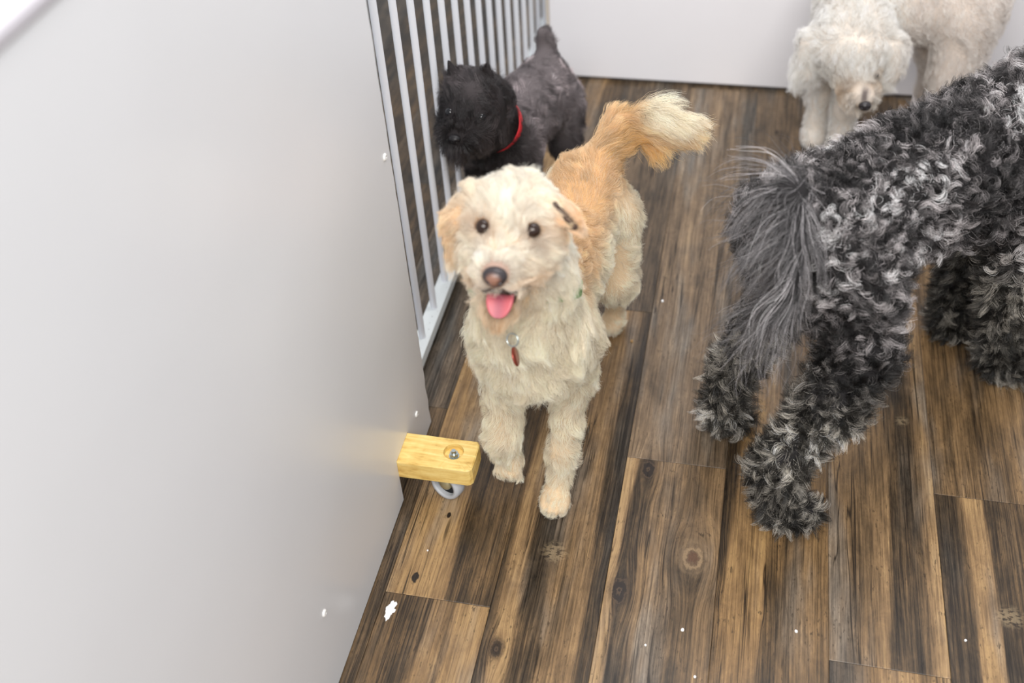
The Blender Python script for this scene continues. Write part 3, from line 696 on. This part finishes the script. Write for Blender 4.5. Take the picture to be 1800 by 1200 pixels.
# ------------------------------------------------------------------ small black terrier by the railing
def black_dog():
    r = np.random.default_rng(33)
    root = empty('dog', (-.43, 1.78, 0), 'small black terrier with a red collar standing by the white railing', 'dog')
    hc = np.array((-.462, 1.628, .398))
    prims = [
        ('c', (-.445, 1.73, .255), (-.42, 1.84, .26), .070, .068), ('c', (-.42, 1.84, .26), (-.398, 1.92, .265), .068, .064),
        ('c', (-.450, 1.72, .28), (-.462, 1.665, .345), .056, .046, .03), ('c', (-.462, 1.665, .345), hc, .046, .05, .03),
        ('e', hc, (.053, .055, .050), (0, 0, 0), .03), ('e', hc + (-.008, -.035, -.022), (.048, .038, .036), (0, 0, 0), .02), ('e', hc + (-.002, -.022, -.034), (.052, .036, .034), (0, 0, 0), .02),
        ('c', hc + (-.008, -.04, -.018), hc + (-.014, -.072, -.022), .034, .027, .02), ('c', hc + (-.012, -.03, -.048), hc + (-.02, -.065, -.056), .02, .014, .015),
        ('c', hc + (-.034, .005, .036), hc + (-.044, .002, .080), .016, .004, .010), ('c', hc + (.022, .008, .038), hc + (.024, .008, .076), .016, .004, .010),
        ('c', (-.488, 1.73, .22), (-.490, 1.72, .12), .034, .024), ('c', (-.490, 1.72, .12), (-.490, 1.71, .03), .022, .022), ('e', (-.490, 1.70, .022), (.026, .030, .019), (0, 0, 0), .01),
        ('c', (-.400, 1.73, .22), (-.398, 1.72, .12), .034, .024), ('c', (-.398, 1.72, .12), (-.398, 1.71, .03), .022, .022), ('e', (-.398, 1.70, .022), (.026, .030, .019), (0, 0, 0), .01),
        ('c', (-.440, 1.92, .23), (-.445, 1.90, .14), .046, .032, .03), ('c', (-.445, 1.90, .14), (-.442, 1.965, .08), .028, .018), ('c', (-.442, 1.965, .08), (-.442, 1.97, .025), .018, .019), ('e', (-.442, 1.96, .020), (.024, .028, .017), (0, 0, 0), .01),
        ('c', (-.358, 1.92, .23), (-.350, 1.90, .14), .046, .032, .03), ('c', (-.350, 1.90, .14), (-.350, 1.965, .08), .028, .018), ('c', (-.350, 1.965, .08), (-.350, 1.97, .025), .018, .019), ('e', (-.350, 1.96, .020), (.024, .028, .017), (0, 0, 0), .01),
        ('c', (-.395, 1.945, .305), (-.400, 1.965, .345), .022, .017, .02), ('c', (-.400, 1.965, .345), (-.402, 1.960, .364), .017, .015, .01),
    ]
    V, F = surface(prims, .005, .02)
    blk = np.array((.030, .025, .026)); grey = np.array((.20, .172, .176))
    def colour(P):
        x, y, z = P.T; bodyw = smooth(y, 1.66, 1.76) * smooth(z, .12, .24)
        c = lerp(np.tile(blk, (len(P), 1)), grey, bodyw[:, None])
        c = lerp(c, np.array((.13, .108, .105)), (near(P, hc + (-.0, -.05, -.065), .035) * .8)[:, None]); return lerp(c, grey * .8, (near(P, hc + (0, -.02, .055), .035) * .45)[:, None])
    body_mesh(V, F, colour(V) * .6, M['skin'], root)
    eyes = (hc + (-.034, -.050, .008), hc + (.022, -.052, .004))
    for e in eyes: ball('eye', e, .0095, M['eye_black'], root)
    nose_c = hc + (-.016, -.098, -.014)
    npr = [('e', nose_c, (.0108, .009, .0082), (0, 0, 0), .006)] + [('-', 'e', nose_c + (s * .005, -.008, -.0025), (.0025, .005, .0022), (0, 0, 0), .002) for s in (-1, 1)]
    nv, nf = surface(npr, .0012, .006, .006); from_data('nose', nv, nf, mat('black_nose', (.010, .009, .010), .42, spec=.35), root)
    n = 62000
    P, Nn = scatter(V, F, n, r, lambda q: 1 + 1.2 * smooth(-q[:, 1], -1.68, -1.64))
    keep = np.ones(n, bool)
    for e in eyes: keep &= np.linalg.norm(P - (e + (0, -.004, 0)), axis=1) > .0125
    keep &= np.linalg.norm(P - nose_c, axis=1) > .0115
    P, Nn = P[keep], Nn[keep]
    g = [((-.44, 1.75, .33), (.05, 1, 0), .016, .35), ((-.40, 1.9, .33), (.05, 1, -.1), .016, .35), ((-.36, 1.82, .26), (.2, .7, -.6), .018, .35), ((-.48, 1.82, .26), (-.2, .7, -.6), .018, .35), ((-.35, 1.95, .22), (.2, .4, -1), .018, .35), ((-.40, 1.69, .32), (.3, .8, -.6), .024, .45), ((-.44, 1.67, .39), (.1, .8, -.5), .036, .55, .06),
         ((-.45, 1.65, .29), (0, -.3, -1), .034, .5), ((-.40, 1.7, .1), (0, 0, -1), .02, .35), ((-.49, 1.7, .1), (0, 0, -1), .02, .35), ((-.35, 1.95, .1), (0, .1, -1), .016, .3), ((-.44, 1.95, .1), (0, .1, -1), .016, .3),
         ((-.40, 1.97, .36), (0, .3, 1), .016, .4),
         (hc + (-.014, -.07, .012), (0, .3, .8), .010, .4, .03), (hc + (-.006, -.045, .03), (0, -.1, 1), .016, .35, .03), (hc + (0, 0, .05), (0, .5, .5), .024, .55), (hc + (-.03, -.02, .04), (-.5, .1, .6), .022, .5), (hc + (.03, -.02, .04), (.5, .1, .6), .022, .5), (hc + (-.05, -.02, .0), (-.7, 0, -.5), .022, .35), (hc + (.048, -.02, .0), (.7, 0, -.5), .022, .35), (hc + (.045, -.015, -.045), (.5, -.1, -.9), .036, .4, .04), (hc + (-.04, -.015, -.05), (-.4, -.1, -.9), .036, .4, .04),
         (hc + (-.045, -.065, -.025), (-.8, -.1, -.5), .034, .4, .03), (hc + (.018, -.068, -.025), (.8, -.1, -.5), .034, .4, .03), (hc + (-.008, -.055, -.068), (0, -.25, -1), .042, .35, .04), (hc + (-.035, -.055, .026), (-.4, -.3, .5), .012, .3, .02), (hc + (.022, -.058, .024), (.4, -.3, .5), .012, .3, .02),
         (hc + (-.042, 0, .075), (-.1, -.1, 1), .006, .15, .025), (hc + (.024, .008, .072), (.05, 0, 1), .006, .15, .025)]
    D, L, lf = guide_field(g, P); co = Wave(.020, 8)
    pts, ci = fur(P, Nn, D, L, lf, r, K=6, n_clump=2600, amount=.6, jitter=.25, droop=.1, wavy=.0015, wavelen=.02, coher=co, coher_amt=.85)
    cc = colour(P) * np.exp(.38 * Wave(.012, 71)(P)[:, :1]) * r.lognormal(-.1, .42, (2600, 1))[ci] * r.lognormal(0, .2, (len(P), 1))
    make_coat('coat', pts, cc, .00020, .00008, M['fur_dark'], root)
    bm = bmesh.new(); cn = Vector((-.452, 1.696, .312)); cax = Vector((.12, .70, -.66)).normalized()
    lathe(bm, cn, cax, [(.0550, -.0085), (.0568, -.0085), (.0568, .0085), (.0550, .0085), (.0550, -.0085)], 48)
    c = from_bm('collar', bm, mat('red_webbing', (.62, .02, .03), .55), root); c['label'] = 'bright red collar'
black_dog()

# ------------------------------------------------------------------ white poodle at the back wall
def white_dog():
    r = np.random.default_rng(44)
    root = empty('dog', (.30, 2.19, 0), 'fluffy white poodle with lowered head beside the back wall', 'dog')
    hc = np.array((.205, 2.070, .316))
    prims = [
        ('c', (.225, 2.20, .345), (.33, 2.20, .365), .092, .085), ('c', (.33, 2.20, .365), (.425, 2.19, .365), .085, .080),
        ('c', (.225, 2.17, .37), (.208, 2.11, .355), .070, .060, .03), ('e', hc + (0, 0, .004), (.076, .068, .060), (0, 0, 0), .03),
        ('c', hc + (.012, -.045, -.035), hc + (.032, -.076, -.068), .036, .026, .02),
        ('c', hc + (-.075, -.005, .0), hc + (-.082, -.012, -.060), .026, .022, .012), ('c', hc + (.078, .0, .0), hc + (.085, -.008, -.055), .026, .022, .012),
        ('c', (.172, 2.20, .28), (.172, 2.20, .12), .036, .022), ('c', (.172, 2.20, .12), (.171, 2.195, .035), .022, .023), ('e', (.170, 2.182, .024), (.026, .032, .020), (0, 0, 0), .01),
        ('c', (.225, 2.17, .28), (.225, 2.15, .12), .036, .022), ('c', (.225, 2.15, .12), (.225, 2.145, .035), .022, .023), ('e', (.225, 2.132, .024), (.026, .032, .020), (0, 0, 0), .01),
        ('c', (.430, 2.16, .32), (.425, 2.13, .22), .060, .042, .03), ('c', (.425, 2.13, .22), (.455, 2.17, .12), .040, .028), ('c', (.455, 2.17, .12), (.45, 2.16, .03), .027, .028), ('e', (.44, 2.15, .025), (.034, .030, .021), (0, 0, 0), .01),
        ('c', (.425, 2.24, .32), (.405, 2.26, .22), .060, .042, .03), ('c', (.405, 2.26, .22), (.42, 2.29, .12), .038, .028), ('c', (.42, 2.29, .12), (.415, 2.28, .03), .027, .028), ('e', (.405, 2.28, .025), (.034, .030, .021), (0, 0, 0), .01),
        ('c', (.475, 2.20, .42), (.50, 2.20, .47), .022, .018, .02), ('e', (.505, 2.20, .50), (.034, .034, .034), (0, 0, 0), .01),
    ]
    V, F = surface(prims, .006, .02)
    wht = np.array((.96, .94, .90)); pk = np.array((.72, .62, .56)); tn = np.array((.62, .44, .26))
    def colour(P):
        x, y, z = P.T; c = np.tile(wht, (len(P), 1)); b = smooth(x, .28, .33)
        c = lerp(c, np.array((.86, .81, .77)), (b * .8)[:, None])
        for q, rr, a in ((hc + (-.005, -.07, -.05), .026, .8), (hc + (.055, -.065, -.045), .026, .7), (hc + (.0, -.08, -.10), .03, .6)): c = lerp(c, tn, (near(P, q, rr) * a)[:, None])
        for q in (hc + (.008, -.07, -.036), hc + (.050, -.066, -.032)): c = lerp(c, np.array((.30, .24, .21)), (near(P, q, .013) * .8)[:, None])
        return lerp(c, np.array((.12, .10, .11)), (np.clip(near(P * (1, .4, .4), (hc + (.034, -.095, -.058)) * (1, .4, .4), .007) * 1.4, 0, 1) * .9)[:, None])
    body_mesh(V, F, colour(V) * np.array((.85, .78, .72)), M['skin'], root)
    eyes = (hc + (.008, -.066, -.036), hc + (.050, -.062, -.032))
    for e in eyes: ball('eye', e, .0078, M['eye_black'], root)
    nose_c = hc + (.038, -.099, -.078)
    npr = [('e', nose_c, (.0125, .011, .0105), (0, 0, 0), .006)] + [('-', 'e', nose_c + (s * .006, -.009, -.001), (.0028, .005, .0025), (0, 0, 0), .002) for s in (-1, 1)]
    nv, nf = surface(npr, .0014, .006, .006); from_data('nose', nv, nf, mat('dark_nose', (.025, .021, .024), .35), root)
    n = 85000
    P, Nn = scatter(V, F, n, r, lambda q: 1 + .8 * near(q, hc, .1))
    keep = np.linalg.norm(P - nose_c, axis=1) > .016
    for e in eyes: keep &= np.linalg.norm(P - (e + (0, -.003, -.002)), axis=1) > .010
    P, Nn = P[keep], Nn[keep]
    g = [((.3, 2.2, .46), (.4, 0, .6), .020, .8), ((.3, 2.1, .36), (.2, -.3, -.5), .022, .75), ((.45, 2.1, .35), (.3, -.3, -.6), .022, .75), ((.48, 2.2, .36), (.8, 0, -.3), .022, .75),
         ((.17, 2.2, .1), (-.1, -.1, -1), .018, .6), ((.225, 2.14, .1), (0, -.1, -1), .018, .6), ((.45, 2.15, .1), (0, -.1, -1), .022, .6), ((.41, 2.28, .1), (0, 0, -1), .022, .6), ((.3, 2.2, .26), (0, -.2, -1), .020, .7),
         (hc + (0, -.03, .07), (0, -.2, .9), .026, .85), (hc + (-.06, -.02, .05), (-.6, -.2, .3), .028, .8), (hc + (.06, -.02, .05), (.6, -.2, .3), .028, .8), (hc + (.0, -.07, .01), (-.1, -.7, -.4), .028, .55, .04), (hc + (.045, -.065, .01), (.15, -.7, -.4), .028, .55, .04),
         (hc + (-.08, -.02, -.04), (-.1, -.1, -1), .040, .35), (hc + (.085, -.02, -.04), (.1, -.1, -1), .036, .35), (hc + (.03, -.085, -.050), (.0, .2, .6), .006, .2, .02), (hc + (.005, -.075, -.065), (-.8, -.2, -.6), .034, .6, .03), (hc + (.065, -.07, -.065), (.8, -.2, -.5), .032, .6, .03), (hc + (.03, -.06, -.10), (0, -.3, -1), .026, .5, .025),
         ((.505, 2.2, .5), (.2, 0, 1), .025, .9)]
    D, L, lf = guide_field(g, P); co = Wave(.018, 12)
    pts, ci = fur(P, Nn, D, L, lf, r, K=8, n_clump=3000, amount=.7, jitter=.25, droop=.1, wavy=.0035, wavelen=.016, coher=co, coher_amt=.6)
    cc = colour(P) * r.normal(1, .05, (3000, 1))[ci] * r.normal(1, .06, (len(P), 1))
    make_coat('coat', pts, cc, .00020, .00008, M['fur'], root)
white_dog()

# ------------------------------------------------------------------ large grey curly dog on the right, seen from behind
def grey_dog():
    r = np.random.default_rng(55)
    root = empty('dog', (.29, 1.33, 0), 'large grey and black curly dog seen from behind, walking away', 'dog')
    prims = [
        ('c', (.130, 1.25, .468), (.25, 1.365, .468), .092, .092), ('c', (.25, 1.365, .468), (.40, 1.50, .448), .092, .112), ('c', (.40, 1.50, .445), (.47, 1.565, .47), .115, .095),
        ('c', (.47, 1.565, .50), (.56, 1.64, .62), .085, .065, .03), ('e', (.595, 1.67, .66), (.075, .075, .065), (0, 0, .75), .03), ('c', (.62, 1.69, .645), (.69, 1.755, .63), .042, .030, .02),
        ('c', (.600, 1.615, .66), (.605, 1.600, .59), .028, .022, .012), ('c', (.540, 1.715, .66), (.530, 1.730, .59), .028, .022, .012),
        # near hind leg: thigh, knee to the front, hock to the back, paw
        ('c', (.170, 1.215, .430), (.205, 1.185, .310), .078, .050, .04), ('c', (.205, 1.185, .310), (.175, 1.145, .235), .048, .040), ('c', (.175, 1.145, .235), (.107, 1.088, .135), .040, .030), ('c', (.107, 1.088, .135), (.122, 1.092, .045), .029, .028),
        ('e', (.150, 1.096, .028), (.042, .031, .022), (0, 0, .3), .015),
        # far hind leg
        ('c', (.085, 1.295, .430), (.105, 1.300, .300), .074, .048, .04), ('c', (.105, 1.300, .300), (.032, 1.265, .160), .042, .027), ('c', (.032, 1.265, .160), (.022, 1.280, .045), .026, .025), ('e', (.040, 1.288, .026), (.034, .026, .020), (0, 0, .3), .015),
        # front legs
        ('c', (.455, 1.475, .38), (.470, 1.475, .22), .062, .044, .03), ('c', (.470, 1.475, .22), (.497, 1.490, .05), .042, .036), ('e', (.512, 1.500, .030), (.046, .040, .026), (0, 0, .7), .015),
        ('c', (.395, 1.565, .38), (.405, 1.570, .22), .058, .034, .03), ('c', (.405, 1.570, .22), (.415, 1.580, .05), .032, .030), ('e', (.428, 1.592, .028), (.040, .034, .023), (0, 0, .7), .015),
        # tail arching up, then hanging
        ('c', (.080, 1.215, .545), (.073, 1.165, .580), .030, .022, .02), ('c', (.073, 1.165, .580), (.084, 1.115, .540), .020, .018, .01), ('c', (.084, 1.115, .540), (.088, 1.095, .475), .017, .013, .01), ('c', (.088, 1.095, .475), (.070, 1.085, .425), .013, .008, .01),
    ]
    V, F = surface(prims, .006, .02)
    def shade(P): return np.tile(np.array((.05, .046, .048)), (len(P), 1))
    body_mesh(V, F, shade(V) * .35, M['skin'], root)
    axis_f = unit(np.array((.70, .70, 0.0)))
    tail_a, tail_b = np.array((.056, 1.16, .57)), np.array((.012, 1.10, .385))
    def is_tail(P): return smooth(1.19 - P[:, 1], 0, .012) * smooth(P[:, 2], .38, .40) * smooth(1.128 - P[:, 1] + np.clip((P[:, 2] - .52) * .9, 0, .06), 0, .008)
    g = [((.2, 1.3, .57), (.5, .5, .1), .026, .7), ((.4, 1.5, .57), (.5, .5, .1), .026, .7), ((.26, 1.27, .46), (.3, .1, -.8), .028, .6), ((.42, 1.42, .42), (.3, .1, -.8), .028, .6), ((.10, 1.17, .5), (-.2, -.4, -.8), .028, .6), ((.06, 1.28, .46), (-.4, -.1, -.8), .028, .6),
         ((.2, 1.13, .33), (.15, -.2, -1), .032, .5), ((.12, 1.08, .15), (.1, -.2, -1), .030, .5), ((.17, 1.08, .03), (.7, -.3, -.5), .024, .35), ((.1, 1.07, .05), (-.1, -.4, -.9), .026, .4),
         ((.03, 1.25, .15), (0, -.2, -1), .030, .5), ((.04, 1.27, .03), (.4, -.4, -.6), .032, .35), ((.49, 1.46, .15), (.1, -.2, -1), .030, .5), ((.40, 1.56, .15), (0, -.2, -1), .030, .5), ((.51, 1.48, .03), (.5, -.5, -.6), .034, .4), ((.3, 1.4, .37), (.1, -.1, -1), .032, .5),
         ((.6, 1.66, .7), (.3, .3, .8), .034, .8), ((.66, 1.72, .62), (.5, .5, -.6), .03, .6)]
    # curls: locks of hair that wind up towards the tip
    def rot(v, a, th): c, q = np.cos(th)[:, None], np.sin(th)[:, None]; return v * c + np.cross(a, v) * q + a * (a * v).sum(1, keepdims=True) * (1 - c)
    K = 10; tt = np.linspace(0, 1, K)
    def locks(nt, per, rad0, len_k, curl, seed):
        T, TN = scatter(V, F, nt, r, lambda q: (1 - .96 * is_tail(q)) * (1 + 1.1 * (1 - smooth(q[:, 2], .18, .32)))); k = is_tail(T) < .3; T, TN = T[k], TN[k]; nt = len(T)
        D, L, lf = guide_field(g, T); z = T[:, 2]; leg = 1 - smooth(z, .22, .36)
        D = unit(D + Wave(.03, seed)(T) * .7); Dt = unit(D - (D * TN).sum(1, keepdims=True) * TN)
        lf = lf[:, None] * .75; d0 = unit(TN * lf + Dt * (1 - lf))
        ang = np.where(r.random(nt) < .5, 1, -1) * r.uniform(.7, 1.35, nt) * curl * (1 - .5 * leg)
        axv = unit(TN * r.normal(0, 1.0, (nt, 1)) + np.cross(TN, Dt) * .55 * r.choice([-1, 1], (nt, 1)) + r.normal(0, .25, (nt, 3)))
        st = (L * len_k * r.uniform(.75, 1.25, nt) / (K - 1))[:, None]; gd = np.zeros((nt, K, 3))
        for i in range(1, K):
            t = i / (K - 1); gd[:, i] = gd[:, i - 1] + unit(rot(d0, axv, ang * t ** 1.1) + np.array((0, 0, -.10)) * t) * st
        tr = r.random(nt); lum = np.where(tr < .44, r.uniform(.006, .024, nt), np.where(tr < .68, r.uniform(.05, .16, nt), r.uniform(.32, .72, nt)))
        lum = lum * np.exp(.65 * Wave(.05, 17)(T)[:, 0]) * (1 - .40 * leg) * (1 - .35 * leg * smooth(T[:, 0], .30, .38))  # legs darker, front ones most: shadow put into the hair colour
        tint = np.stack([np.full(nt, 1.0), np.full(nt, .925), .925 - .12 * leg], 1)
        idx = np.repeat(np.arange(nt), per); n = len(idx)
        u = unit(np.cross(TN, np.array((.31, .52, .79)))); w = np.cross(TN, u)
        rr = np.sqrt(r.random(n)) * rad0; th = r.uniform(0, 6.283, n)
        offs = (u[idx] * np.cos(th)[:, None] + w[idx] * np.sin(th)[:, None]) * rr[:, None]
        # the strands of a lock fan out around its curl as well as along the skin
        o2 = r.normal(0, rad0 * .38, (n, 3))
        pts = T[idx][:, None] - TN[idx][:, None] * .003 + gd[idx] * r.uniform(.8, 1.15, (n, 1, 1)) + offs[:, None] * (1 - .75 * tt ** .8)[None, :, None] + o2[:, None] * np.sin(tt * 2.6)[None, :, None]
        pts[..., 2] = np.maximum(pts[..., 2], .002)
        return pts, (lum[:, None] * tint)[idx] * r.lognormal(0, .45, (n, 1))
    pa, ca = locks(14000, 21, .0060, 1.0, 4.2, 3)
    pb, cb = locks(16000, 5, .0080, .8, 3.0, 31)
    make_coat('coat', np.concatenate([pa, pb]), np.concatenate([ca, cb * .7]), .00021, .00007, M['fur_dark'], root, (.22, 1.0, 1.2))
    # long hair of the tail
    n = 13000; P, Nn = scatter(V, F, n * 6, r); k = is_tail(P) > .4; P, Nn = P[k][:n], Nn[k][:n]; n = len(P)
    s = np.clip((.57 - P[:, 2]) / .16, 0, 1)[:, None]
    Dd = lerp(np.array((-.95, -.10, -.35)), np.array((-.80, -.05, -.75)), s) + Wave(.025, 9)(P) * .20 + (r.random((n, 1)) < .22) * np.array((.55, -.1, -.6))
    Ld = .070 + .055 * r.random(n) + .010 * s[:, 0]
    c = r.choice(n, 420, replace=False); ci = clump_index(P, P[c])
    pt = strands(P, Nn, unit(Dd), Ld, np.full(n, .30), 12, r, jitter=.12, droop=.85, wavy=.007, wavelen=.085, coher=Wave(.03, 4), coher_amt=.25)
    pt = clump(pt, ci, pt[c], r.uniform(.2, .8, n), 1.1)
    lum = np.exp(r.normal(-2.15, .95, 420))[ci] * (1 + .8 * (r.random(n) < .1))
    make_coat('tail_hair', pt, lum[:, None] * np.array((1, .95, .97)) * r.lognormal(0, .2, (n, 1)), .00020, .00006, M['fur_dark'], root)['label'] = 'long silver grey tail hair'
    ball('nose', (.722, 1.782, .635), .016, mat('grey_dog_nose', (.012, .011, .012), .35), root)
    for e in ((.655, 1.672, .672), (.598, 1.733, .672)): ball('eye', e, .011, M['eye_black'], root)
grey_dog()

# ------------------------------------------------------------------ specks dropped on the floor
wm = mat('white_fleck', (.86, .86, .86), .7)
def fleck(name, x, y, pts, h, m, label, cat, group=None):
    bm = bmesh.new(); n = len(pts)
    A = [bm.verts.new((x + a, y + b, .0001)) for a, b in pts]; B = [bm.verts.new((x + a * .94, y + b * .94, h)) for a, b in pts]
    bm.faces.new(B); bm.faces.new(A[::-1])
    for i in range(n): j = (i + 1) % n; bm.faces.new((A[i], A[j], B[j], B[i]))
    return tag(from_bm(name, bm, m), label, cat, group)
pr = random.Random(2); pts = []
for i in range(34):
    t = 2 * math.pi * i / 34; rr = (.0088 + .0022 * math.cos(2 * t - 2.6)) * pr.uniform(.70, 1.22)
    pts.append((rr * math.cos(t), rr * 1.6 * math.sin(t)))
fleck('paint_fleck', -.439, .831, pts, .0007, wm, 'ragged white paint fleck on the floor beside the gate panel', 'paint fleck')
for x, y, s, lab in ((-.003, .873, .0035, 'small white crumb on a dark plank below the round knot'), (.159, .899, .0035, 'small white crumb in front of the grey dog\'s hind paw'),
                     (.395, .926, .0028, 'tiny white crumb on the plank at the lower right'), (.021, .801, .0030, 'tiny white crumb at the bottom edge of the floor'),
                     (-.053, .839, .0028, 'tiny white crumb on the dark plank left of another crumb'), (-.411, .946, .0022, 'tiny pale crumb on the tan plank below the caster'),
                     (-.154, 1.473, .0048, 'brown kibble crumb on the floor beside the cream dog'), (-.109, 1.595, .0045, 'pale crumb on the floor between cream and grey dogs')):
    s *= .72; p = [(s * pr.uniform(.7, 1.1) * math.cos(2 * math.pi * i / 9), s * pr.uniform(.7, 1.2) * math.sin(2 * math.pi * i / 9)) for i in range(9)]
    fleck('crumb', x, y, p, s * .7, mat('brown_kibble', (.30, .18, .07), .7) if 'brown' in lab else wm, lab, 'crumb', 'crumbs on the floor')
